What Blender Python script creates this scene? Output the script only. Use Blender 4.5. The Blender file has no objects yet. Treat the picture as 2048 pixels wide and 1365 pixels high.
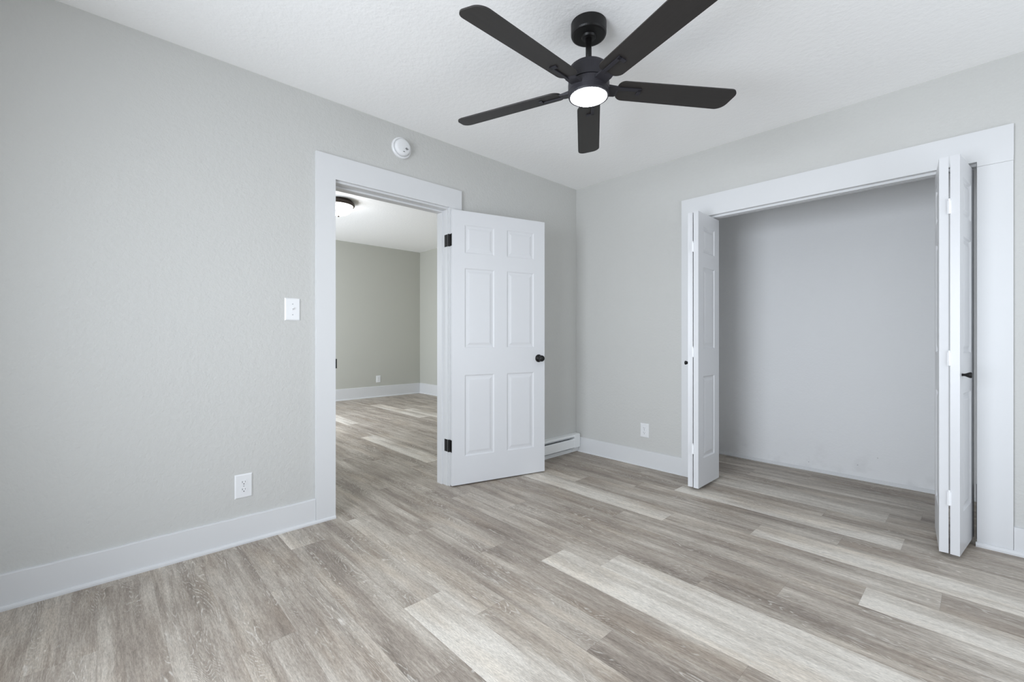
import bpy, bmesh, math, random
from mathutils import Vector, Matrix

sc = bpy.context.scene
COL = sc.collection
PI = math.pi

# ------------------------------------------------------------------ camera, world, lights, exposure
H = 2.524            # bedroom ceiling height
HO = 2.77            # ceiling height of the room beyond the door
YAW = math.radians(46.85)
cam_d = bpy.data.cameras.new('camera')
cam_d.sensor_fit = 'HORIZONTAL'; cam_d.sensor_width = 36.0
cam_d.lens = 882.0 / 2048 * 36.0
cam_d.shift_y = -6.5 / 2048
cam_d.clip_start = 0.02
cam = bpy.data.objects.new('camera', cam_d); COL.objects.link(cam)
cam.location = (2.692, -3.376, 1.09)
cam.rotation_euler = (PI / 2, 0, PI / 2 - YAW + math.radians(3.7) * 0)
# forward = (-sin A, cos A): rotation about z equals A
cam.rotation_euler = (PI / 2, 0, YAW)
sc.camera = cam

sc.view_settings.view_transform = 'Standard'
sc.view_settings.look = 'None'
sc.view_settings.exposure = 0.16
sc.view_settings.gamma = 1.0
sc.view_settings.use_curve_mapping = False
cy = sc.cycles
cy.use_denoising = True
try: cy.denoiser = 'OPENIMAGEDENOISE'
except Exception: pass
cy.max_bounces = 10; cy.diffuse_bounces = 8; cy.glossy_bounces = 3
cy.sample_clamp_indirect = 6.0
cy.caustics_reflective = False; cy.caustics_refractive = False

w = bpy.data.worlds.new('world'); sc.world = w; w.use_nodes = True
nt = w.node_tree; nt.nodes.clear()
wo = nt.nodes.new('ShaderNodeOutputWorld'); bg = nt.nodes.new('ShaderNodeBackground')
sky = nt.nodes.new('ShaderNodeTexSky'); sky.sky_type = 'NISHITA'; sky.sun_disc = False
sky.sun_elevation = math.radians(40); sky.sun_rotation = math.radians(20)
bg.inputs[1].default_value = 0.10
nt.links.new(sky.outputs[0], bg.inputs[0]); nt.links.new(bg.outputs[0], wo.inputs[0])

def window_light(name, loc, direction, sx, sz, power, color, tilt, spread=180):
    """daylight coming in through a window opening; direction = inward normal, tilt = degrees downwards"""
    l = bpy.data.lights.new(name, 'AREA'); l.shape = 'RECTANGLE'; l.size = sx; l.size_y = sz
    l.energy = power; l.color = color; l.spread = math.radians(spread)
    o = bpy.data.objects.new(name, l); COL.objects.link(o)
    d = Vector(direction).normalized()
    d = (d * math.cos(math.radians(tilt)) + Vector((0, 0, -1)) * math.sin(math.radians(tilt)))
    o.rotation_euler = d.to_track_quat('-Z', 'Y').to_euler(); o.location = loc
    return o

RX = 4.10      # bedroom side wall (behind the camera's right)
RY = -4.50     # bedroom rear wall (behind the camera)
DAY = (0.855, 0.915, 1.0)
W_REAR = (0.88, 2.42, 0.35, 2.10)      # x0,x1,z0,z1 in the rear wall
W_SIDE = (-2.10, -0.65, 0.45, 2.15)    # y0,y1,z0,z1 in the side wall
W_HALL = (-4.4, -2.4, 0.45, 2.25)      # x0,x1,z0,z1 in the left wall of the next room
window_light('daylight_rear', (1.65, RY - 0.17, 1.22), (0, 1, 0), 1.54, 1.75, 68, DAY, 0, 130)
window_light('daylight_side', (RX + 0.17, -1.375, 1.30), (-1, 0, 0), 1.45, 1.7, 28, DAY, -14)
window_light('daylight_hall', (-3.4, -2.92, 1.4), (0, 1, 0), 2.0, 1.8, 108, DAY, 10)

# ------------------------------------------------------------------ materials
def newmat(name):
    m = bpy.data.materials.new(name); m.use_nodes = True
    n = m.node_tree; b = n.nodes['Principled BSDF']
    return m, n, b

def S(c):   # sRGB 0-255 -> linear
    return tuple((x / 255 / 12.92 if x / 255 <= 0.04045 else ((x / 255 + 0.055) / 1.055) ** 2.4) for x in c) + (1.0,)

def painted(name, col, rough=0.6, bump=0.0, scale=120.0, var=0.02, detail=3.0, spec=0.3, bscale2=None):
    m, n, b = newmat(name)
    b.inputs['Roughness'].default_value = rough
    b.inputs['Specular IOR Level'].default_value = spec
    tc = n.nodes.new('ShaderNodeTexCoord')
    nz = n.nodes.new('ShaderNodeTexNoise'); nz.inputs['Scale'].default_value = 1.7; nz.inputs['Detail'].default_value = 4
    n.links.new(tc.outputs['Object'], nz.inputs['Vector'])
    mx = n.nodes.new('ShaderNodeMixRGB'); mx.blend_type = 'MIX'
    c = S(col)
    mx.inputs[1].default_value = tuple(x * (1 - var) for x in c[:3]) + (1,)
    mx.inputs[2].default_value = tuple(min(1, x * (1 + var)) for x in c[:3]) + (1,)
    n.links.new(nz.outputs['Fac'], mx.inputs[0]); n.links.new(mx.outputs[0], b.inputs['Base Color'])
    if bump > 0:
        n2 = n.nodes.new('ShaderNodeTexNoise'); n2.inputs['Scale'].default_value = scale
        n2.inputs['Detail'].default_value = detail; n2.inputs['Roughness'].default_value = 0.55
        n.links.new(tc.outputs['Object'], n2.inputs['Vector'])
        bp = n.nodes.new('ShaderNodeBump'); bp.inputs['Strength'].default_value = bump
        bp.inputs['Distance'].default_value = 0.004
        n.links.new(n2.outputs['Fac'], bp.inputs['Height'])
        last = bp
        if bscale2:
            n3 = n.nodes.new('ShaderNodeTexNoise'); n3.inputs['Scale'].default_value = bscale2; n3.inputs['Detail'].default_value = 2
            n.links.new(tc.outputs['Object'], n3.inputs['Vector'])
            b2 = n.nodes.new('ShaderNodeBump'); b2.inputs['Strength'].default_value = bump * 0.8; b2.inputs['Distance'].default_value = 0.01
            n.links.new(n3.outputs['Fac'], b2.inputs['Height']); n.links.new(bp.outputs[0], b2.inputs['Normal']); last = b2
        n.links.new(last.outputs[0], b.inputs['Normal'])
    return m

M = {}
M['wall'] = painted('greige_wall_paint', (197, 197, 194), 0.75, 0.30, 95, 0.015, bscale2=45)
M['hallwall'] = painted('next_room_wall_paint', (186, 186, 178), 0.75, 0.12, 110, 0.015)
M['closet'] = painted('brightened_closet_paint', (226, 227, 228), 0.7, 0.22, 80, 0.02, bscale2=30)  # base colour lightened to make up for missing light in the closet
def scuffs(m):
    n = m.node_tree; b = n.nodes['Principled BSDF']; src = b.inputs['Base Color'].links[0].from_socket
    tc = n.nodes.new('ShaderNodeTexCoord'); sx = n.nodes.new('ShaderNodeSeparateXYZ'); n.links.new(tc.outputs['Object'], sx.inputs[0])
    low = n.nodes.new('ShaderNodeMapRange'); n.links.new(sx.outputs[2], low.inputs[0]); low.inputs[1].default_value = 0.26; low.inputs[2].default_value = 0.08
    nz = n.nodes.new('ShaderNodeTexNoise'); nz.inputs['Scale'].default_value = 7; nz.inputs['Detail'].default_value = 6; n.links.new(tc.outputs['Object'], nz.inputs['Vector'])
    mr = n.nodes.new('ShaderNodeMapRange'); n.links.new(nz.outputs['Fac'], mr.inputs[0]); mr.inputs[1].default_value = 0.55; mr.inputs[2].default_value = 0.75; mr.inputs[4].default_value = 0.14
    vo = n.nodes.new('ShaderNodeTexVoronoi'); vo.inputs['Scale'].default_value = 9; n.links.new(tc.outputs['Object'], vo.inputs['Vector'])
    vm = n.nodes.new('ShaderNodeMapRange'); n.links.new(vo.outputs['Distance'], vm.inputs[0]); vm.inputs[1].default_value = 0.055; vm.inputs[2].default_value = 0.03; vm.inputs[4].default_value = 0.9
    mx = n.nodes.new('ShaderNodeMath'); mx.operation = 'MAXIMUM'; n.links.new(mr.outputs[0], mx.inputs[0]); n.links.new(vm.outputs[0], mx.inputs[1])
    ml = n.nodes.new('ShaderNodeMath'); ml.operation = 'MULTIPLY'; n.links.new(mx.outputs[0], ml.inputs[0]); n.links.new(low.outputs[0], ml.inputs[1])
    c = n.nodes.new('ShaderNodeMixRGB'); c.inputs[2].default_value = S((120, 118, 116)); n.links.new(ml.outputs[0], c.inputs[0]); n.links.new(src, c.inputs[1])
    n.links.new(c.outputs[0], b.inputs['Base Color'])
scuffs(M['closet'])
M['ceiling'] = painted('ceiling_paint', (246, 246, 245), 0.85, 0.22, 90, 0.012, bscale2=36)
M['trim'] = painted('white_trim_paint', (214, 215, 216), 0.38, 0.06, 40, 0.01, spec=0.4)
M['door'] = painted('white_door_paint', (212, 213, 215), 0.33, 0.04, 60, 0.006, spec=0.4)
M['plastic'] = painted('white_plastic', (226, 227, 228), 0.3, 0, spec=0.45)
M['slot'] = painted('dark_slot', (56, 56, 58), 0.6)
M['black'] = painted('matte_black_metal', (22, 21, 21), 0.42, 0.05, 300, 0.05)
M['bronze'] = painted('dark_bronze', (58, 48, 40), 0.45, 0, spec=0.4)
M['heater'] = painted('heater_enamel', (232, 234, 234), 0.35, 0, spec=0.4)
M['fins'] = painted('heater_fins_metal', (160, 162, 165), 0.4, 0, spec=0.5)
M['hinge_white'] = painted('painted_hinge', (236, 237, 239), 0.4)
M['fanbody'] = painted('fan_black_metal', (44, 43, 48), 0.5, 0.04, 400, 0.05)

def fanblade():
    m, n, b = newmat('fan_blade_dark_wood')
    tc = n.nodes.new('ShaderNodeTexCoord'); mp = n.nodes.new('ShaderNodeMapping')
    mp.inputs['Scale'].default_value = (3, 60, 60)
    nz = n.nodes.new('ShaderNodeTexNoise'); nz.inputs['Scale'].default_value = 3; nz.inputs['Detail'].default_value = 5
    cr = n.nodes.new('ShaderNodeValToRGB'); cr.color_ramp.elements[0].color = S((34, 31, 30)); cr.color_ramp.elements[1].color = S((45, 42, 40))
    n.links.new(tc.outputs['Object'], mp.inputs[0]); n.links.new(mp.outputs[0], nz.inputs['Vector'])
    n.links.new(nz.outputs['Fac'], cr.inputs[0]); n.links.new(cr.outputs[0], b.inputs['Base Color'])
    b.inputs['Roughness'].default_value = 0.55
    return m
M['blade'] = fanblade()

def emit(name, col, strength):
    m, n, b = newmat(name)
    b.inputs['Base Color'].default_value = (0.9, 0.9, 0.9, 1)
    b.inputs['Emission Color'].default_value = col; b.inputs['Emission Strength'].default_value = strength
    return m
M['lens'] = emit('lit_fan_lens', (0.93, 0.97, 1, 1), 52.0)
M['bowl'] = emit('lit_frosted_bowl', (0.97, 0.98, 1, 1), 20.0)

def floor_material():
    m, n, b = newmat('grey_oak_vinyl_planks')
    N = n.nodes; Lk = n.links
    def node(t, **k):
        x = N.new(t)
        for a, v in k.items(): setattr(x, a, v)
        return x
    def math_(op, a, b_=None, c=None):
        x = node('ShaderNodeMath', operation=op)
        for i, v in enumerate((a, b_, c)):
            if v is None: continue
            if isinstance(v, (int, float)): x.inputs[i].default_value = v
            else: Lk.new(v, x.inputs[i])
        return x.outputs[0]
    uv = node('ShaderNodeUVMap', uv_map='metres'); sp = node('ShaderNodeSeparateXYZ'); Lk.new(uv.outputs[0], sp.inputs[0])
    un = node('ShaderNodeUVMap', uv_map='edge'); se = node('ShaderNodeSeparateXYZ'); Lk.new(un.outputs[0], se.inputs[0])
    tone = node('ShaderNodeAttribute', attribute_name='tone').outputs['Fac']
    seed = node('ShaderNodeAttribute', attribute_name='seed').outputs['Fac']
    tilt = node('ShaderNodeAttribute', attribute_name='tilt').outputs['Fac']
    U, V = sp.outputs[0], sp.outputs[1]
    def field(su, sv, detail=3, rough=0.5, dist=0.0, off=0.0):
        cb = node('ShaderNodeCombineXYZ')
        Lk.new(math_('MULTIPLY_ADD', U, su, math_('MULTIPLY_ADD', seed, 31.7, off)), cb.inputs[0])
        Lk.new(math_('MULTIPLY', V, sv), cb.inputs[1]); Lk.new(math_('MULTIPLY', seed, 17.3), cb.inputs[2])
        z = node('ShaderNodeTexNoise'); z.inputs['Scale'].default_value = 1.0; z.inputs['Detail'].default_value = detail
        z.inputs['Roughness'].default_value = rough; z.inputs['Distortion'].default_value = dist
        Lk.new(cb.outputs[0], z.inputs['Vector']); return z.outputs['Fac']
    streak = field(1.3, 16, 4, 0.55, 0.3)
    blotch = field(2.2, 5, 2, 0.5, 0.2, 5.0)
    fine = field(48, 330, 4, 0.75)
    mid = field(7, 95, 4, 0.65, 0.4, 3.0)
    # tone value
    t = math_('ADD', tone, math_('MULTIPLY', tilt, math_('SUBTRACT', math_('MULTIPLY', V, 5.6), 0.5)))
    t = math_('ADD', t, math_('MULTIPLY', math_('SUBTRACT', streak, 0.5), 1.05))
    t = math_('ADD', t, math_('MULTIPLY', math_('SUBTRACT', blotch, 0.5), 0.60))
    t = math_('ADD', t, math_('MULTIPLY', math_('SUBTRACT', mid, 0.5), 0.75))
    cr = node('ShaderNodeValToRGB'); Lk.new(t, cr.inputs[0])
    e = cr.color_ramp.elements; e[0].position = 0.0; e[0].color = S((126, 116, 107)); e[1].position = 1.0; e[1].color = S((217, 211, 201))
    x = e.new(0.35); x.color = S((160, 150, 139)); x = e.new(0.65); x.color = S((190, 182, 171))
    # warm brown patches
    warm = node('ShaderNodeMixRGB', blend_type='MULTIPLY'); warm.inputs[2].default_value = (1.0, 0.97, 0.935, 1)
    wm = node('ShaderNodeMapRange'); Lk.new(field(1.6, 7, 2, 0.5, 0.0, 9.0), wm.inputs[0]); wm.inputs[1].default_value = 0.5; wm.inputs[2].default_value = 0.66
    Lk.new(wm.outputs[0], warm.inputs[0]); Lk.new(cr.outputs[0], warm.inputs[1])
    # cerused figure: thin pale wavy lines in elongated patches
    def rng(x, a, b_, lo=0.0, hi=1.0):
        k = node('ShaderNodeMapRange'); Lk.new(x, k.inputs[0]); k.inputs[1].default_value = a; k.inputs[2].default_value = b_
        k.inputs[3].default_value = lo; k.inputs[4].default_value = hi; return k.outputs[0]
    ring = field(1.5, 9.0, 2.0, 0.45, 0.5, 2.0)
    sn = math_('SINE', math_('MULTIPLY', ring, 210))
    msk = rng(field(1.7, 13, 2, 0.5, 0.0, 12.0), 0.47, 0.58)
    brk = rng(field(26, 130, 2, 0.6), 0.42, 0.58)
    lm = math_('MULTIPLY', math_('MULTIPLY', rng(sn, 0.55, 1.0), msk), brk)
    # dark smoky streaks inside the planks
    smoke = rng(field(2.6, 24, 4, 0.6, 0.4, 20.0), 0.56, 0.74)
    dk = node('ShaderNodeMixRGB', blend_type='MULTIPLY'); dk.inputs[2].default_value = (0.66, 0.645, 0.635, 1)
    Lk.new(math_('MULTIPLY', smoke, 0.8), dk.inputs[0]); Lk.new(warm.outputs[0], dk.inputs[1])
    dk2 = node('ShaderNodeMixRGB', blend_type='MULTIPLY'); dk2.inputs[2].default_value = (0.86, 0.85, 0.84, 1)
    Lk.new(msk, dk2.inputs[0]); Lk.new(dk.outputs[0], dk2.inputs[1])
    pale = node('ShaderNodeMixRGB', blend_type='MIX'); pale.inputs[2].default_value = S((214, 209, 201))
    Lk.new(math_('MULTIPLY', lm, 0.70), pale.inputs[0]); Lk.new(dk2.outputs[0], pale.inputs[1])
    # fine pores: short light and dark dashes
    fm = node('ShaderNodeMixRGB', blend_type='MULTIPLY'); fm.inputs[0].default_value = 1.0
    Lk.new(pale.outputs[0], fm.inputs[1]); Lk.new(rng(fine, 0.34, 0.66, 0.74, 1.24), fm.inputs[2])
    # seams
    seam = math_('MAXIMUM', math_('LESS_THAN', se.outputs[0], 0.0011), math_('LESS_THAN', se.outputs[1], 0.0009))
    sm = node('ShaderNodeMixRGB', blend_type='MULTIPLY'); sm.inputs[2].default_value = (0.87, 0.865, 0.86, 1)
    Lk.new(seam, sm.inputs[0]); Lk.new(fm.outputs[0], sm.inputs[1])
    Lk.new(sm.outputs[0], b.inputs['Base Color'])
    b.inputs['Roughness'].default_value = 0.48; b.inputs['Specular IOR Level'].default_value = 0.35
    bp = node('ShaderNodeBump'); bp.inputs['Strength'].default_value = 0.25; bp.inputs['Distance'].default_value = 0.0015
    Lk.new(mid, bp.inputs['Height']); Lk.new(bp.outputs[0], b.inputs['Normal'])
    return m
M['floor'] = floor_material()

def glass_mat():
    m, n, b = newmat('window_glass')
    b.inputs['Base Color'].default_value = (1, 1, 1, 1); b.inputs['Roughness'].default_value = 0.02
    b.inputs['Transmission Weight'].default_value = 1.0; b.inputs['IOR'].default_value = 1.01
    return m
M['glass'] = glass_mat()

# ------------------------------------------------------------------ mesh helpers
def link(name, bm, mat, parent=None, smooth=False, kind=None, bevel=0.0, segs=2, label=None):
    bmesh.ops.recalc_face_normals(bm, faces=bm.faces[:])
    me = bpy.data.meshes.new(name); bm.to_mesh(me); bm.free()
    for m in (mat if isinstance(mat, (list, tuple)) else [mat]): me.materials.append(m)
    o = bpy.data.objects.new(name, me); COL.objects.link(o)
    if smooth:
        for p in me.polygons: p.use_smooth = True
    if bevel > 0:
        md = o.modifiers.new('bevel', 'BEVEL'); md.width = bevel; md.segments = segs; md.limit_method = 'ANGLE'; md.angle_limit = math.radians(50)
    if parent: o.parent = parent
    if kind: o['kind'] = kind
    if label: o['label'] = label
    return o

def box(bm, x0, x1, y0, y1, z0, z1, mat=None):
    vs = [bm.verts.new(p) for p in ((x0, y0, z0), (x1, y0, z0), (x1, y1, z0), (x0, y1, z0), (x0, y0, z1), (x1, y0, z1), (x1, y1, z1), (x0, y1, z1))]
    fs = [bm.faces.new([vs[i] for i in q]) for q in ((0, 3, 2, 1), (4, 5, 6, 7), (0, 1, 5, 4), (1, 2, 6, 5), (2, 3, 7, 6), (3, 0, 4, 7))]
    if mat is not None:
        T = mat
        for v in vs: v.co = T @ v.co
    return fs

def prism(bm, poly, a0, a1, axis='y', mat=None):
    """poly = list of 2D points swept from a0 to a1 along axis; 'y': (x,z)  'x': (y,z)  'z': (x,y)"""
    def P(p, a):
        if axis == 'y': return (p[0], a, p[1])
        if axis == 'x': return (a, p[0], p[1])
        return (p[0], p[1], a)
    A = [bm.verts.new(P(p, a0)) for p in poly]; B = [bm.verts.new(P(p, a1)) for p in poly]
    n = len(poly)
    bm.faces.new(A); bm.faces.new(list(reversed(B)))
    for i in range(n): bm.faces.new((A[i], A[(i + 1) % n], B[(i + 1) % n], B[i]))
    if mat is not None:
        for v in A + B: v.co = mat @ v.co

def lathe(bm, prof, seg=48, mat=None):
    """prof: list of (r,z); revolve about z"""
    rings = []
    for r, z in prof:
        if r < 1e-6:
            rings.append([bm.verts.new((0, 0, z))])
        else:
            rings.append([bm.verts.new((r * math.cos(2 * PI * i / seg), r * math.sin(2 * PI * i / seg), z)) for i in range(seg)])
    for a, b in zip(rings, rings[1:]):
        if len(a) == 1 and len(b) == 1: continue
        for i in range(seg):
            j = (i + 1) % seg
            if len(a) == 1: bm.faces.new((a[0], b[i], b[j]))
            elif len(b) == 1: bm.faces.new((a[i], b[0], a[j]))
            else: bm.faces.new((a[i], b[i], b[j], a[j]))
    if mat is not None:
        for r in rings:
            for v in r: v.co = mat @ v.co

def thing(name, loc, label, cat, rotz=0.0, group=None, kind=None):
    o = bpy.data.objects.new(name, None); COL.objects.link(o); o.empty_display_size = 0.1
    o.location = loc; o.rotation_euler = (0, 0, rotz); o['label'] = label; o['category'] = cat
    if group: o['group'] = group
    if kind: o['kind'] = kind
    return o

def tag(o, label, cat, kind=None):
    o['label'] = label; o['category'] = cat
    if kind: o['kind'] = kind
    return o

# ------------------------------------------------------------------ floor (planks run along x)
def build_floor():
    rnd = random.Random(11)
    ys = [-5.0 + 0.18 * i for i in range(0, 9)]
    ys = [-4.28, -4.10, -3.92, -3.74, -3.56, -3.38, -3.20, -3.02, -2.84, -2.655, -2.48, -2.305, -2.14, -1.97, -1.80, -1.63, -1.465,
          -1.29, -1.115, -0.93, -0.745, -0.56, -0.375, -0.19, 0.0, 0.195, 0.39, 0.585, 0.78, 0.97, 1.16, 1.35]
    L = 1.22
    known = {  # row index of its lower edge: (butt positions, {start x: tone})
        -3.56: ([0.585], {0.585: .52}), -3.38: ([1.30], {}), -3.20: ([-0.05], {1.17: .5}),
        -3.02: ([0.95], {0.95: .55, -0.27: .38}),
        -2.84: ([0.61], {0.61: .55, -0.61: .38}), -2.655: ([0.265], {-0.955: .62, 0.265: .40}),
        -2.48: ([1.10], {-0.12: .42, 1.10: .88}), -2.305: ([0.11, 1.33], {0.11: .58, 1.33: .60}),
        -2.14: ([1.75], {0.53: .38, 1.75: .30}), -1.97: ([0.954, 2.16], {-0.26: .38, 0.954: .27, 2.16: .45}),
        -1.80: ([1.218, 2.44], {0.0: .24, 1.218: .95}), -1.63: ([1.445, 2.67], {0.225: .52, 1.445: .92}),
        -1.465: ([0.612, 1.83], {-0.608: .45, 0.612: .36, 1.83: .38}), -1.29: ([-1.95, -0.62, -0.32, 0.90, 2.098], {-1.95: .92, -0.32: .36, 0.90: .36, 2.098: .62}),
        -1.115: ([-2.73, 1.15, 2.345], {-3.95: .9, -0.07: .45, 1.15: .45, 2.345: .90}),
        -0.93: ([0.165, 1.385, 2.575], {0.165: .82, 1.385: .56, 2.575: .40}),
        -0.745: ([0.58, 1.81, 3.03], {-0.64: .64, 0.58: .38, 1.81: .84}), -0.56: ([0.95, 2.17], {-0.27: .30, 0.95: .42}),
        -0.375: ([1.185, 2.405], {-0.035: .35, 1.185: .86, 2.405: .5}), -0.19: ([-4.07, -2.55, 0.8, 2.02], {-4.07: .9, 0.8: .5, 2.02: .45}),
        0.0: ([-3.33, 1.0, 2.3], {-3.33: .9, 1.0: .84, 2.3: .55}), 0.195: ([1.22, 2.44], {1.22: .60, 2.44: .28}),
        0.39: ([1.41, 2.63], {0.19: .30, 1.41: .70}), 0.585: ([1.767], {0.547: .48, 1.767: .28}),
        0.78: ([2.3], {1.08: .5}),
    }
    X0, X1 = -5.0, 4.25
    bm = bmesh.new()
    uvm = bm.loops.layers.uv.new('metres'); uve = bm.loops.layers.uv.new('edge')
    lt = bm.faces.layers.float.new('tone'); lg = bm.faces.layers.float.new('tilt'); ls = bm.faces.layers.float.new('seed')
    for i in range(len(ys) - 1):
        y0, y1 = ys[i], ys[i + 1]
        butts, tones = known.get(y0, ([rnd.uniform(0, L)], {}))
        b = sorted(butts)
        while b[0] > X0: b.insert(0, b[0] - L)
        while b[-1] < X1: b.append(b[-1] + L)
        for x0, x1 in zip(b, b[1:]):
            a, c = max(x0, X0), min(x1, X1)
            if c - a < 0.005: continue
            tn = None
            for k, v in tones.items():
                if abs(k - x0) < 0.03: tn = v
            if tn is None: tn = rnd.uniform(.38, .50)
            sd = rnd.random()
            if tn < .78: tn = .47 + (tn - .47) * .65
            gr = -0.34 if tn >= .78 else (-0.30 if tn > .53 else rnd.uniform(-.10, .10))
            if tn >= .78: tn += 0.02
            # split into centre and rim faces so distances to the edges interpolate exactly
            e = 0.004
            xs = [a, a + e, c - e, c]; yy = [y0, y0 + e, y1 - e, y1]
            for p in range(3):
                for q in range(3):
                    vs = [bm.verts.new((xs[p + s], yy[q + t], 0)) for s, t in ((0, 0), (1, 0), (1, 1), (0, 1))]
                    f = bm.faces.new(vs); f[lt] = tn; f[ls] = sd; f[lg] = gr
                    for lp in f.loops:
                        x, y, _ = lp.vert.co
                        lp[uvm].uv = (x - x0, y - y0)
                        lp[uve].uv = (min(x - x0, x1 - x), min(y - y0, y1 - y))
    bmesh.ops.remove_doubles(bm, verts=bm.verts[:], dist=1e-5)
    me = bpy.data.meshes.new('floor'); 
    # slab underside
    bm.to_mesh(me); bm.free(); me.materials.append(M['floor'])
    o = bpy.data.objects.new('floor', me); COL.objects.link(o)
    sd = o.modifiers.new('thickness', 'SOLIDIFY'); sd.thickness = 0.05; sd.offset = -1
    tag(o, 'grey oak-look plank floor running through bedroom, closet and next room', 'floor', 'structure')
build_floor()

# ------------------------------------------------------------------ walls and ceilings
OY0, OY1, OZ = -2.325, -1.503, 2.036           # clear door opening in the left wall
CX0, CX1, CZ = 1.175, 2.672, 2.012             # clear closet opening in the right wall
WT = 0.125                                      # wall thickness

bm = bmesh.new()
box(bm, -WT, 0, RY - 0.15, OY0 - 0.02, 0, H); box(bm, -WT, 0, OY1 + 0.02, 0.0, 0, H); box(bm, -WT, 0, OY0 - 0.02, OY1 + 0.02, OZ + 0.02, H)
tag(link('wall_left', bm, M['wall'], kind='structure'), 'greige bedroom wall with the open six-panel door', 'wall', 'structure')
bm = bmesh.new()
box(bm, -WT, -0.001, RY - 0.15, 1.25, H + 0.1, HO)
box(bm, -WT, -0.001, 0.0, 1.25, 0, H + 0.1)
tag(link('wall_next_room_near', bm, M['hallwall'], kind='structure'), 'beige wall of the next room around the doorway', 'wall', 'structure')
bm = bmesh.new()
box(bm, 0, CX0 - 0.02, 0, WT, 0, H); box(bm, CX1 + 0.02, RX + 0.15, 0, WT, 0, H); box(bm, CX0 - 0.02, CX1 + 0.02, 0, WT, CZ + 0.02, H)
tag(link('wall_right', bm, M['wall'], kind='structure'), 'greige bedroom wall around the wide closet opening', 'wall', 'structure')
# rear wall with window hole
def holed(bm, axis, c0, c1, a0, a1, z0, z1, hole):
    h0, h1, hz0, hz1 = hole
    def B(p0, p1, q0, q1):
        if axis == 'x': box(bm, p0, p1, c0, c1, q0, q1)
        else: box(bm, c0, c1, p0, p1, q0, q1)
    B(a0, h0, z0, z1); B(h1, a1, z0, z1); B(h0, h1, z0, hz0); B(h0, h1, hz1, z1)
bm = bmesh.new(); holed(bm, 'x', RY - 0.13, RY, 0.0, RX + 0.15, 0, H, W_REAR)
tag(link('wall_rear', bm, M['wall'], kind='structure'), 'greige bedroom wall behind the viewer', 'wall', 'structure')
bm = bmesh.new(); holed(bm, 'y', RX, RX + 0.13, RY, 0.0, 0, H, W_SIDE)
tag(link('wall_side', bm, M['wall'], kind='structure'), 'greige bedroom wall opposite the panel door', 'wall', 'structure')
bm = bmesh.new(); box(bm, -WT, RX + 0.15, RY - 0.15, WT, H, H + 0.1)
tag(link('ceiling', bm, M['ceiling'], kind='structure'), 'white textured bedroom ceiling carrying the fan', 'ceiling', 'structure')
# closet
CBY = 0.885
bm = bmesh.new(); box(bm, 0.80, 3.3, CBY, CBY + 0.1, 0, 2.4)
tag(link('wall_closet_back', bm, M['closet'], kind='structure'), 'pale grey back wall inside the open closet', 'wall', 'structure')
bm = bmesh.new(); box(bm, 0.80, 0.90, WT, CBY + 0.1, 0, 2.4)
tag(link('wall_closet_left', bm, M['closet'], kind='structure'), 'left end wall inside the closet', 'wall', 'structure')
bm = bmesh.new(); box(bm, 3.2, 3.3, WT, CBY, 0, 2.4)
tag(link('wall_closet_right', bm, M['closet'], kind='structure'), 'right end wall inside the closet', 'wall', 'structure')
bm = bmesh.new(); box(bm, 0.60, 3.3, WT, CBY + 0.1, 2.4, 2.5)
tag(link('ceiling_closet', bm, M['ceiling'], kind='structure'), 'low white ceiling inside the closet', 'ceiling', 'structure')
# next room
HX = -4.90; HYR = 1.25; HYL = -2.70
bm = bmesh.new(); box(bm, HX - 0.13, HX, HYL - 0.13, HYR + 0.1, 0, HO)
tag(link('wall_next_room_far', bm, M['hallwall'], kind='structure'), 'beige far wall of the next room seen through the doorway', 'wall', 'structure')
bm = bmesh.new(); box(bm, HX, 0.0, HYR, HYR + 0.1, 0, HO)
tag(link('wall_next_room_right', bm, M['hallwall'], kind='structure'), 'beige right-hand wall of the next room beyond the door', 'wall', 'structure')
bm = bmesh.new(); holed(bm, 'x', HYL - 0.13, HYL, HX, -WT, 0, HO, W_HALL)
tag(link('wall_next_room_left', bm, M['hallwall'], kind='structure'), 'beige left wall of the next room', 'wall', 'structure')
bm = bmesh.new(); box(bm, HX - 0.13, 0.0, HYL - 0.13, HYR + 0.1, HO, HO + 0.1)
tag(link('ceiling_next_room', bm, M['ceiling'], kind='structure'), 'white ceiling of the next room with the dome light', 'ceiling', 'structure')

# windows (out of frame, they let the daylight in)
def window(n, axis, c, a0, a1, z0, z1, label):
    e = thing('window_%d' % n, (0, 0, 0), label, 'window', kind='structure')
    def B(bm, p0, p1, q0, q1, d0, d1):
        if axis == 'x': box(bm, p0, p1, c + d0, c + d1, q0, q1)
        else: box(bm, c + d0, c + d1, p0, p1, q0, q1)
    f = bmesh.new(); t = 0.045
    B(f, a0, a0 + t, z0, z1, -.03, .03); B(f, a1 - t, a1, z0, z1, -.03, .03); B(f, a0 + t, a1 - t, z0, z0 + t, -.03, .03)
    B(f, a0 + t, a1 - t, z1 - t, z1, -.03, .03); zm = (z0 + z1) / 2; B(f, a0 + t, a1 - t, zm - .02, zm + .02, -.025, .025)
    link('window_frame', f, M['trim'], e)
    return e
window(1, 'x', RY - 0.06, *W_REAR, 'double-hung window in the wall behind the viewer')
window(2, 'y', RX + 0.06, *W_SIDE, 'double-hung window in the wall opposite the panel door')
window(3, 'x', HYL - 0.06, *W_HALL, 'window in the left wall of the next room')

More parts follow.
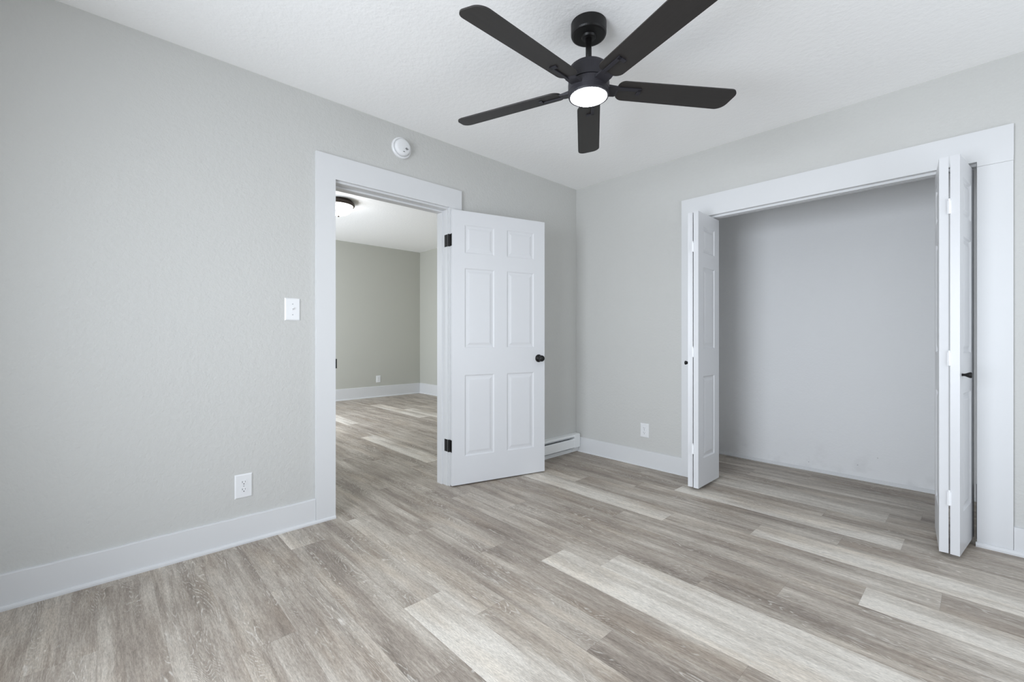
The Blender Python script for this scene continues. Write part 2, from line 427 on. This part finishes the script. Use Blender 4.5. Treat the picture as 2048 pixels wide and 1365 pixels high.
# ------------------------------------------------------------------ baseboards with caulked, slightly wavy top edge + shoe moulding
def baseboard(name, axis, wallc, sgn, a0, a1, h, label, t=0.014, wav=0.0022, shoe=(0.014, 0.02), seed=1, shoe_ext=None):
    """axis: direction the board runs along; wallc: wall plane coordinate; sgn: side it sticks out to"""
    e = thing(name, (0, 0, 0), label, 'baseboard', kind='structure')
    rnd = random.Random(seed)
    n = max(2, int(abs(a1 - a0) / 0.025)); bm = bmesh.new(); rows = []; hh = h
    for i in range(n + 1):
        a = a0 + (a1 - a0) * i / n
        hh += rnd.uniform(-wav, wav) * 0.6; hh += (h - hh) * 0.25
        r = []
        for d, z in ((0, 0.0), (t, 0.0), (t, hh - 0.003), (t - 0.003, hh), (0, hh + 0.001)):
            r.append(bm.verts.new((a, wallc + sgn * d, z) if axis == 'x' else (wallc + sgn * d, a, z)))
        rows.append(r)
    for p, q in zip(rows, rows[1:]):
        for i in range(4): bm.faces.new((p[i], p[i + 1], q[i + 1], q[i]))
    bm.faces.new(rows[0]); bm.faces.new(rows[-1])
    link('board', bm, M['trim'], e)
    bm = bmesh.new(); sw, sh = shoe; b0, b1 = shoe_ext or (a0, a1)
    poly = [(wallc + sgn * t, 0), (wallc + sgn * (t + sw), 0), (wallc + sgn * (t + sw), sh * 0.45), (wallc + sgn * (t + sw * .8), sh * 0.8), (wallc + sgn * (t + sw * .4), sh), (wallc + sgn * t, sh)]
    prism(bm, poly, b0, b1, 'x' if axis == 'x' else 'y')
    link('shoe_moulding', bm, M['trim'], e)
    return e
baseboard('baseboard_left', 'y', 0.0, 1, RY, -2.446, 0.141, 'white baseboard along the wall left of the doorway', shoe_ext=(RY, -2.331), shoe=(0.013, 0.018), t=0.015, seed=3)
baseboard('baseboard_right', 'x', 0.0, -1, 0.02, 1.069, 0.137, 'white baseboard between the heater and the closet', shoe=(0.008, 0.010), seed=5, wav=.0008)
baseboard('baseboard_far_right', 'x', 0.0, -1, 2.80, RX, 0.137, 'white baseboard right of the closet', shoe_ext=(2.668, RX), seed=7, shoe=(0.016, 0.022), t=0.021)
baseboard('baseboard_rear', 'x', RY, 1, 0.03, RX, 0.14, 'white baseboard behind the viewer', seed=8)
baseboard('baseboard_side', 'y', RX, -1, RY + .03, -0.03, 0.14, 'white baseboard opposite the panel door', seed=9)
baseboard('baseboard_next_room_far', 'y', HX, 1, HYL, HYR - 0.02, 0.20, 'tall white baseboard on the far wall of the next room', seed=10, wav=.0005)
baseboard('baseboard_next_room_right', 'x', HYR, -1, HX, -0.2, 0.20, 'tall white baseboard on the right-hand wall of the next room', seed=12, wav=.0005)
# thin strip at the closet back wall
bm = bmesh.new(); prism(bm, [(CBY, 0), (CBY - 0.018, 0), (CBY - 0.018, 0.008), (CBY - 0.006, 0.022), (CBY, 0.024)], 0.90, 3.2, 'x')
tag(link('trim_3', bm, M['trim'], kind='structure'), 'thin white strip where the closet wall meets the floor', 'trim', 'structure')

# ------------------------------------------------------------------ door casing and jamb (left wall)
e = thing('trim_1', (0, 0, 0), 'white casing and jamb around the doorway to the next room', 'door casing', kind='structure')
CT = 0.02
bm = bmesh.new(); box(bm, 0, CT, -2.445, -2.331, 0.0, 2.048)
link('side_casing', bm, M['trim'], e)
bm = bmesh.new(); box(bm, 0, CT, -1.497, -1.388, 0.0, 2.048)
link('side_casing', bm, M['trim'], e, bevel=0.0015)
bm = bmesh.new(); box(bm, 0, CT, -2.445, -1.388, 2.048, 2.190)
link('head_casing', bm, M['trim'], e)
bm = bmesh.new()
box(bm, -WT - 0.004, 0.0, OY0 - 0.0195, OY0, 0.0, OZ + 0.0195); box(bm, -WT - 0.004, 0.0, OY1, OY1 + 0.0195, 0.0, OZ + 0.0195)
box(bm, -WT - 0.004, 0.0, OY0, OY1, OZ, OZ + 0.0195)
link('jamb', bm, M['trim'], e)
bm = bmesh.new()
box(bm, -0.118, -0.058, OY0, OY0 + 0.012, 0.0, OZ - 0.0125); box(bm, -0.118, -0.058, OY1 - 0.012, OY1, 0.0, OZ - 0.0125)
box(bm, -0.118, -0.058, OY0, OY1, OZ - 0.012, OZ)
link('door_stop', bm, M['trim'], e, bevel=0.001)
bm = bmesh.new(); box(bm, -0.03, 0.001, OY0, OY0 + 0.0015, 0.905, 0.965); box(bm, 0.0005, 0.0225, -2.3315, -2.3245, 0.905, 0.962)
link('strike_plate', bm, M['black'], e, label='black latch strike plate on the white jamb')
for (a0, a1, z0, z1) in ((-2.445, -2.331, 0, 2.048), (-1.497, -1.388, 0, 2.048), (-2.445, -1.388, 2.0485, 2.19)):
    bm = bmesh.new(); box(bm, -WT - 0.02, -WT - 0.0005, a0, a1, z0, z1)
    link('side_casing' if z0 == 0 else 'head_casing', bm, M['trim'], e)

# closet casing
e = thing('trim_2', (0, 0, 0), 'wide white casing around the closet opening', 'closet casing', kind='structure')
bm = bmesh.new(); box(bm, 1.068, CX0, -0.021, 0, 0.0, 2.012); link('side_casing', bm, M['trim'], e)
bm = bmesh.new(); box(bm, CX1, 2.799, -0.02, 0, 0.0, 1.985); link('side_casing', bm, M['trim'], e, bevel=0.0015)
bm = bmesh.new(); box(bm, 1.068, 2.800, -0.021, 0, 2.012, 2.170); box(bm, CX1 - 0.0, 2.7995, -0.021, 0, 1.9855, 2.012)
link('head_casing', bm, M['trim'], e)
bm = bmesh.new()
box(bm, CX0 - 0.0195, CX0, 0.0, WT + .004, 0.0, CZ + 0.0195); box(bm, CX1, CX1 + 0.0195, 0.0, WT + .004, 0.0, CZ + 0.0195)
box(bm, CX0, CX1, 0.0, WT + .004, CZ, CZ + 0.0195)
link('jamb', bm, M['trim'], e)
bm = bmesh.new()   # bifold track: an open channel
box(bm, CX0 + .002, CX1 - .002, 0.014, 0.030, 1.998, CZ); box(bm, CX0 + .002, CX1 - .002, 0.038, 0.056, 1.998, CZ)
box(bm, CX0 + .002, CX1 - .002, 0.030, 0.038, CZ - 0.002, CZ)
link('door_track', bm, M['trim'], e)
bm = bmesh.new(); box(bm, CX0 + .002, CX1 - .002, 0.0302, 0.0378, 2.001, CZ - 0.0022)
link('track_slot', bm, M['slot'], e, label='dark slot of the door track')
bm = bmesh.new(); box(bm, CX1 - 0.0022, CX1 - 0.0002, 0.03, 0.085, 0.02, 0.30)  # thin dark strip blackening the lower gap between leaf and jamb
link('jamb_gap_strip', bm, M['slot'], e, label='dark strip low on the closet jamb')

# ------------------------------------------------------------------ panel doors
def panel_leaf(w_, h_, t_, cols, rows, both=True, depth=0.006):
    """moulded door: local x = width 0..w, y = thickness 0..t, z 0..h.  cols/rows = panel intervals"""
    bm = bmesh.new()
    xs = sorted({0, w_, *[v for c in cols for v in c]}); zs = sorted({0, h_, *[v for r in rows for v in r]})
    def face_side(y, s):
        cache = {}
        def V(x, d, z):
            k = (round(x, 5), round(d, 5), round(z, 5))
            if k not in cache: cache[k] = bm.verts.new((x, y + s * d, z))
            return cache[k]
        for i in range(len(xs) - 1):
            for j in range(len(zs) - 1):
                x0, x1, z0, z1 = xs[i], xs[i + 1], zs[j], zs[j + 1]
                if (x0, x1) in cols and (z0, z1) in rows:
                    rings = []
                    for ins, d in ((0, 0), (0.006, depth * .75), (0.011, depth), (0.022, depth * .9), (0.034, depth * .35), (0.040, depth * .20)):
                        rings.append([V(x0 + ins, d, z0 + ins), V(x1 - ins, d, z0 + ins), V(x1 - ins, d, z1 - ins), V(x0 + ins, d, z1 - ins)])
                    for a, b in zip(rings, rings[1:]):
                        for k in range(4): bm.faces.new((a[k], a[(k + 1) % 4], b[(k + 1) % 4], b[k]))
                    bm.faces.new(rings[-1])
                else:
                    bm.faces.new((V(x0, 0, z0), V(x1, 0, z0), V(x1, 0, z1), V(x0, 0, z1)))
        return V
    A = face_side(0, 1); B = face_side(t_, -1)
    for i in range(len(xs) - 1):
        for z in (0, h_): bm.faces.new((A(xs[i], 0, z), A(xs[i + 1], 0, z), B(xs[i + 1], 0, z), B(xs[i], 0, z)))
    for j in range(len(zs) - 1):
        for x in (0, w_): bm.faces.new((A(x, 0, zs[j]), A(x, 0, zs[j + 1]), B(x, 0, zs[j + 1]), B(x, 0, zs[j])))
    return bm

def knob_bm(stem_r=0.008, stem_l=0.03, r=0.026, rose=0.03, mat=None):
    bm = bmesh.new()
    lathe(bm, [(0, 0), (rose, 0), (rose, 0.004), (rose * .8, 0.009), (stem_r * 1.2, 0.012), (stem_r, stem_l), (r * .7, stem_l + 0.006), (r, stem_l + 0.018),
               (r, stem_l + 0.028), (r * .85, stem_l + 0.037), (r * .5, stem_l + 0.042), (0, stem_l + 0.043)], 32, mat)
    return bm

# six-panel door, opened flat towards the corner
A15 = math.radians(15.4)
DW, DH, DT = 0.792, 2.016, 0.035
d = thing('door_1', (0.0205, -1.4925, 0.010), 'white six-panel door standing open into the bedroom', 'door', kind='structure')
# local x = along the leaf, local -y = towards the camera side
d.rotation_euler = (0, 0, PI / 2 - A15)
cols = [(0.100, 0.340), (0.450, 0.690)]; rows = [(0.205, 0.805), (1.005, 1.595), (1.705, 1.915)]
bm = panel_leaf(DW, DH, DT, cols, rows, depth=0.005)
for v in bm.verts: v.co.y -= DT
link('door_leaf', bm, M['door'], d, bevel=0.0)
for s in (-1, 1):
    T = Matrix.Translation((0.735, -DT if s < 0 else 0.0, 0.915)) @ Matrix.Rotation(PI / 2 if s < 0 else -PI / 2, 4, 'X')
    bm = knob_bm(0.009, 0.022, 0.025, 0.031, T) if s < 0 else knob_bm(0.009, 0.022, 0.025, 0.031, T)
    link('door_knob', bm, M['black'], d, smooth=True, label='round black door knob')
for z in (0.242, 1.752):
    bm = bmesh.new()
    box(bm, -0.0018, -0.0002, -0.034, -0.002, z, z + 0.089)                   # plate on the leaf edge
    lathe(bm, [(0, 0), (0.006, 0), (0.006, 0.089), (0, 0.089)], 16, Matrix.Translation((-0.004, 0.002, z)))
    lathe(bm, [(0, 0), (0.0068, 0), (0.0068, 0.089), (0, 0.089)], 16, Matrix.Translation((-0.0118, 0.0041, z)))
    link('hinge', bm, M['black'], d, label='black door hinge')
e = bpy.data.objects['trim_1']
for z in (0.252, 1.762):
    bm = bmesh.new(); box(bm, -0.036, 0.0, OY1 - 0.0018, OY1 - 0.0002, z, z + 0.089)
    link('hinge_plate', bm, M['black'], e, label='black hinge plate on the jamb')
bm = bmesh.new(); box(bm, DW - 0.0, DW + 0.0012, -0.030, -0.005, 0.885, 0.945)
link('latch_plate', bm, M['black'], d, label='black latch plate on the door edge')

# bifold doors
def bifold(num, hinge_f, outer, inner, label, knob_on, knob_side):
    """outer/inner: ((x,y) front, (x,y) back) centre lines of the two leaves; hinge at the front"""
    root = thing('door_%d' % num, (hinge_f[0], hinge_f[1], 0.022), label, 'closet door', kind='structure')
    W, HH, T = 0.372, 1.966, 0.034
    for idx, (f, b) in enumerate((outer, inner)):
        f = Vector((f[0], f[1], 0)); b = Vector((b[0], b[1], 0)); u = (b - f).normalized()
        ang = math.atan2(u.y, u.x)
        bm = panel_leaf(W, HH, T, [(0.085, 0.287)], [(0.20, 0.79), (0.99, 1.575), (1.68, 1.87)], depth=0.008)
        Mx = Matrix.Translation((f.x - hinge_f[0], f.y - hinge_f[1], 0)) @ Matrix.Rotation(ang, 4, 'Z') @ Matrix.Translation((0, -T / 2, 0))
        for v in bm.verts: v.co = Mx @ v.co
        lf = link('door_leaf', bm, M['door'], root)
        if idx == knob_on:
            n = Vector((-u.y, u.x, 0)) * knob_side
            base = Vector((f.x - hinge_f[0], f.y - hinge_f[1], 0)) + u * 0.048 + n * (T / 2)
            base.z = 0.885
            R = n.to_track_quat('Z', 'Y').to_matrix().to_4x4()
            bm = bmesh.new()
            lathe(bm, [(0, 0), (0.0065, 0), (0.0065, 0.010), (0.008, 0.014), (0.013, 0.024), (0.0145, 0.029), (0.0145, 0.033), (0.011, 0.036), (0, 0.037)], 28, Matrix.Translation(base) @ R)
            link('knob', bm, M['black'], lf, smooth=True, label='small flared black knob')
    for z in (0.24, 0.93, 1.68):
        bm = bmesh.new()
        lathe(bm, [(0, 0), (0.0045, 0), (0.0045, 0.075), (0, 0.075)], 14, Matrix.Translation((0, 0.0, z)))
        box(bm, -0.007, 0.007, 0.001, 0.004, z, z + 0.065)
        link('hinge', bm, M['hinge_white'], root, label='small white painted hinge')
    return root
bifold(2, (1.2805, -0.290), ((1.259, -0.279), (1.200, 0.088)), ((1.3020, -0.285), (1.2960, 0.088)), 'white folded panel door pair at the left side of the closet', 0, 1)
bifold(3, (2.580, -0.312), ((2.600, -0.311), (2.644, 0.058)), ((2.5605, -0.307), (2.526, 0.062)), 'white folded panel door pair at the right side of the closet', 0, -1)

# ------------------------------------------------------------------ ceiling fan
FC = (1.461, -1.742)
fan = thing('ceiling_fan', (FC[0], FC[1], H), 'black five-blade ceiling fan with a lit round lamp', 'ceiling fan')
zz = lambda z: z - H
bm = bmesh.new(); lathe(bm, [(0, 0), (0.080, 0), (0.080, -0.048), (0.077, -0.055), (0.070, -0.058), (0.034, -0.058), (0.030, -0.066), (0.016, -0.068), (0, -0.068)], 56)
link('canopy', bm, M['black'], fan, smooth=False, bevel=0.0)
bm = bmesh.new(); lathe(bm, [(0, -0.06), (0.0135, -0.06), (0.0135, zz(2.33)), (0, zz(2.33))], 24)
link('downrod', bm, M['black'], fan, smooth=True)
bm = bmesh.new(); lathe(bm, [(0, zz(2.342)), (0.020, zz(2.342)), (0.022, zz(2.336)), (0.060, zz(2.334)), (0.076, zz(2.330)), (0.086, zz(2.322)), (0.091, zz(2.308)), (0.092, zz(2.262)),
        (0.092, zz(2.253)), (0.084, zz(2.251)), (0.084, zz(2.243)), (0, zz(2.243))], 56)
link('motor_housing', bm, M['fanbody'], fan, smooth=False)
bm = bmesh.new(); lathe(bm, [(0, zz(2.248)), (0.093, zz(2.248)), (0.093, zz(2.216)), (0.0925, zz(2.212)), (0, zz(2.212))], 56)
link('blade_hub', bm, M['fanbody'], fan)
bm = bmesh.new(); lathe(bm, [(0, zz(2.2125)), (0.092, zz(2.2125)), (0.092, zz(2.196)), (0.0895, zz(2.189)), (0.083, zz(2.189)), (0.083, zz(2.197)), (0, zz(2.197))], 56)
link('light_ring', bm, M['fanbody'], fan)
bm = bmesh.new(); lathe(bm, [(0, zz(2.198)), (0.0825, zz(2.198)), (0.0825, zz(2.190)), (0.077, zz(2.1865)), (0.05, zz(2.1845)), (0, zz(2.184))], 56)
link('lamp_lens', bm, M['lens'], fan, smooth=True, label='round glowing white lens')

def rounded_outline(pts_r, seg=10):
    """pts_r: list of (x,y,r) convex polygon corners with radii -> outline points"""
    out = []; n = len(pts_r)
    for i in range(n):
        p = Vector(pts_r[i][:2]); r = pts_r[i][2]; a = Vector(pts_r[i - 1][:2]); b = Vector(pts_r[(i + 1) % n][:2])
        da = (a - p).normalized(); db = (b - p).normalized(); half = da.angle(db) / 2; k = r / math.tan(half)
        c = p + (da + db).normalized() * (r / math.sin(half)); s = p + da * k; t = p + db * k
        a0 = math.atan2(s.y - c.y, s.x - c.x); a1 = math.atan2(t.y - c.y, t.x - c.x); dd = a1 - a0
        while dd > PI: dd -= 2 * PI
        while dd < -PI: dd += 2 * PI
        for j in range(seg + 1):
            q = a0 + dd * j / seg; out.append((c.x + r * math.cos(q), c.y + r * math.sin(q)))
    return out
BZ = zz(2.232); PITCH = math.radians(-12)
blade_mesh = None
for k in range(5):
    ang = math.radians(127 + 72 * k)
    T = Matrix.Rotation(ang, 4, 'Z') @ Matrix.Translation((0, 0, BZ)) @ Matrix.Rotation(PITCH, 4, 'X')
    bm = bmesh.new()
    outl = rounded_outline([(0.132, -0.056, 0.030), (0.714, -0.064, 0.034), (0.694, 0.064, 0.050), (0.132, 0.056, 0.045)])
    A_ = [bm.verts.new((x, y, 0.003)) for x, y in outl]; B_ = [bm.verts.new((x, y, -0.003)) for x, y in outl]
    bm.faces.new(A_); bm.faces.new(list(reversed(B_)))
    for i in range(len(outl)): bm.faces.new((A_[i], B_[i], B_[(i + 1) % len(outl)], A_[(i + 1) % len(outl)]))
    bl = link('blade', bm, M['blade'], fan); bl.matrix_local = T
    bm = bmesh.new()
    # bracket: flat arm from the hub, rising under the blade, with a short hooked end
    prism(bm, [(0.080, -0.0120), (0.150, -0.0095), (0.235, -0.0095), (0.245, -0.0095), (0.245, -0.0035), (0.080, -0.0035)], -0.026, -0.010, 'y')
    prism(bm, [(0.080, -0.0125), (0.128, -0.010), (0.140, -0.0035), (0.080, 0.003)], -0.030, 0.030, 'y')
    prism(bm, [(0.228, -0.0095), (0.245, -0.0095), (0.245, -0.0035), (0.228, -0.0035)], -0.0265, 0.012, 'y')
    br = link('blade_bracket', bm, M['fanbody'], bl, bevel=0.001)

# ------------------------------------------------------------------ smoke detector
sd = thing('smoke_detector', (0.0, -1.882, 2.373), 'round white smoke detector above the doorway', 'smoke detector')
TX = Matrix.Rotation(PI / 2, 4, 'Y')
bm = bmesh.new(); lathe(bm, [(0, 0), (0.071, 0), (0.071, 0.010), (0.067, 0.014), (0.060, 0.015), (0.0595, 0.012), (0, 0.012)], 56, TX)
link('base_ring', bm, M['plastic'], sd)
bm = bmesh.new(); lathe(bm, [(0, 0.012), (0.0575, 0.012), (0.0575, 0.017), (0.056, 0.030), (0.050, 0.038), (0.040, 0.041), (0, 0.042)], 56, TX)
link('cover', bm, M['plastic'], sd, smooth=True)
bm = bmesh.new()
for i in range(-2, 3):
    box(bm, 0.0405, 0.0425, 0.020 + i * 0.005 - 0.0012, 0.020 + i * 0.005 + 0.0012, -0.020 + abs(i) * .003, -0.002 - abs(i) * .003)
link('sounder_slots', bm, M['slot'], sd, label='small dark sounder slots')
bm = bmesh.new(); lathe(bm, [(0, 0.040), (0.008, 0.040), (0.008, 0.0435), (0, 0.0435)], 20, Matrix.Translation((0, -0.008, -0.018)) @ TX)
link('test_button', bm, M['plastic'], sd)
bm = bmesh.new(); box(bm, 0.0400, 0.0418, -0.006, 0.006, -0.036, -0.032)
link('indicator_slot', bm, M['slot'], sd, label='tiny dark indicator slot')

# ------------------------------------------------------------------ outlets and switch
def plate_bm(w_, h_, t_):
    bm = bmesh.new(); a, b = w_ / 2, h_ / 2; c = 0.006
    A_ = [bm.verts.new(p) for p in ((-a, 0, -b), (a, 0, -b), (a, 0, b), (-a, 0, b))]
    B_ = [bm.verts.new(p) for p in ((-a, -t_ * .35, -b), (a, -t_ * .35, -b), (a, -t_ * .35, b), (-a, -t_ * .35, b))]
    C_ = [bm.verts.new(p) for p in ((-a + c, -t_, -b + c), (a - c, -t_, -b + c), (a - c, -t_, b - c), (-a + c, -t_, b - c))]
    for P, Q in ((A_, B_), (B_, C_)):
        for i in range(4): bm.faces.new((P[i], P[(i + 1) % 4], Q[(i + 1) % 4], Q[i]))
    bm.faces.new(C_); bm.faces.new(list(reversed(A_)))
    return bm
def outlet(loc, rotz, label, w_=0.083, h_=0.127, group=None):
    o = thing('wall_outlet', loc, label, 'outlet', rotz)     # local -y points into the room
    link('cover_plate', plate_bm(w_, h_, 0.006), M['plastic'], o)
    for s in (1, -1):
        bm = bmesh.new(); zc = s * 0.0195
        pts = []
        for i in range(32):
            q = 2 * PI * i / 32; x = 0.0172 * math.cos(q); z = max(-0.0135, min(0.0135, 0.0172 * math.sin(q))); pts.append((x, zc + z))
        prism(bm, pts, -0.0075, -0.005, 'y')
        r = link('receptacle', bm, M['plastic'], o)
        bm = bmesh.new()
        box(bm, -0.0078, -0.0058, -0.0079, -0.007, zc - 0.001, zc + 0.008); box(bm, 0.0058, 0.0074, -0.0079, -0.007, zc, zc + 0.007)
        lathe(bm, [(0, 0), (0.0026, 0), (0.0026, 0.0009), (0, 0.0009)], 12, Matrix.Translation((0, -0.007, zc - 0.0075)) @ Matrix.Rotation(PI / 2, 4, 'X'))
        link('slots', bm, M['slot'], r, label='dark plug slots')
    bm = bmesh.new(); lathe(bm, [(0, 0), (0.003, 0), (0.0025, 0.001), (0, 0.0012)], 12, Matrix.Translation((0, -0.006, 0)) @ Matrix.Rotation(PI / 2, 4, 'X'))
    link('screw', bm, M['fins'], o)
    return o
outlet((0, -2.8125, 0.301), PI / 2, 'white double outlet low on the wall left of the doorway')
outlet((0.735, 0, 0.3045), 0, 'white double outlet between the heater and the closet', 0.080, 0.119)
outlet((HX, 0.374, 0.331), PI / 2, 'small white outlet on the far wall of the next room', 0.086, 0.127)
sw = thing('light_switch', (0, -2.5695, 1.2515), 'white toggle light switch beside the doorway casing', 'light switch', PI / 2)
link('cover_plate', plate_bm(0.083, 0.127, 0.006), M['plastic'], sw)
bm = bmesh.new(); box(bm, -0.0055, 0.0055, -0.0068, -0.0055, -0.0125, 0.0125); link('toggle_frame', bm, M['plastic'], sw)
bm = bmesh.new(); prism(bm, [(-0.006, -0.004), (-0.006, 0.006), (-0.016, 0.011), (-0.017, 0.006)], -0.0035, 0.0035, 'x')
link('toggle', bm, M['plastic'], sw, bevel=0.0008)
for z in (0.0305, -0.0305):
    bm = bmesh.new(); lathe(bm, [(0, 0), (0.003, 0), (0.0025, 0.001), (0, 0.0012)], 12, Matrix.Translation((0, -0.006, z)) @ Matrix.Rotation(PI / 2, 4, 'X'))
    link('screw', bm, M['fins'], sw)

# ------------------------------------------------------------------ electric baseboard heater on the left wall, behind the door
ht = thing('baseboard_heater', (0, -0.68, 0), 'white electric baseboard heater in the corner behind the open door', 'heater')
Y0, Y1 = -0.67, 0.662
bm = bmesh.new(); box(bm, 0.0, 0.004, Y0, Y1, 0.0, 0.176); link('back_panel', bm, M['heater'], ht)
bm = bmesh.new(); prism(bm, [(0.004, 0.172), (0.004, 0.177), (0.052, 0.174), (0.061, 0.168), (0.061, 0.156), (0.058, 0.156), (0.058, 0.166), (0.050, 0.170)], Y0, Y1, 'y')
link('top_cover', bm, M['heater'], ht)
bm = bmesh.new(); prism(bm, [(0.056, 0.056), (0.061, 0.054), (0.061, 0.126), (0.052, 0.134), (0.050, 0.132), (0.056, 0.124)], Y0, Y1 - 0.085, 'y')
link('front_panel', bm, M['heater'], ht)
bm = bmesh.new()
n = 90
for i in range(n):
    y = Y0 + 0.1 + (Y1 - 0.2 - Y0) * i / n
    box(bm, 0.008, 0.048, y, y + 0.0012, 0.072, 0.128)
lathe(bm, [(0, 0), (0.006, 0), (0.006, Y1 - Y0 - 0.12), (0, Y1 - Y0 - 0.12)], 12, Matrix.Translation((0.028, Y0 + 0.06, 0.100)) @ Matrix.Rotation(-PI / 2, 4, 'X'))
link('heating_fins', bm, M['fins'], ht, label='row of grey metal heating fins')
bm = bmesh.new(); box(bm, 0.0045, 0.020, Y0, Y1 - 0.02, 0.0, 0.032); link('toe_strip', bm, M['heater'], ht)
for a, b in ((Y0, Y0 + 0.08), (Y1 - 0.085, Y1)):
    bm = bmesh.new(); prism(bm, [(0.0045, 0.004), (0.034, 0.004), (0.044, 0.042), (0.0635, 0.050), (0.0635, 0.169), (0.054, 0.1765), (0.0045, 0.1785)], a, b, 'y')
    link('end_cap', bm, M['heater'], ht, bevel=0.002)

# ------------------------------------------------------------------ dome light in the next room
LC = (-2.70, -1.233)
dl = thing('dome_ceiling_light', (LC[0], LC[1], HO), 'lit frosted dome light with a bronze ring in the next room', 'ceiling light')
bm = bmesh.new(); lathe(bm, [(0, 0), (0.155, 0), (0.165, -0.012), (0.185, -0.030), (0.190, -0.052), (0.182, -0.066), (0.166, -0.068), (0.160, -0.05), (0, -0.05)], 56)
link('trim_ring', bm, M['bronze'], dl, smooth=True, label='dark bronze ring')
bm = bmesh.new(); lathe(bm, [(0.160, -0.052), (0.163, -0.072), (0.155, -0.105), (0.135, -0.135), (0.10, -0.160), (0.06, -0.174), (0.012, -0.180), (0, -0.180)], 56)
link('glass_bowl', bm, M['bowl'], dl, smooth=True, label='glowing frosted glass bowl')
bm = bmesh.new(); lathe(bm, [(0, -0.176), (0.008, -0.180), (0.013, -0.188), (0.009, -0.198), (0, -0.202)], 24)
link('finial', bm, M['bronze'], dl, smooth=True, label='small dark finial')
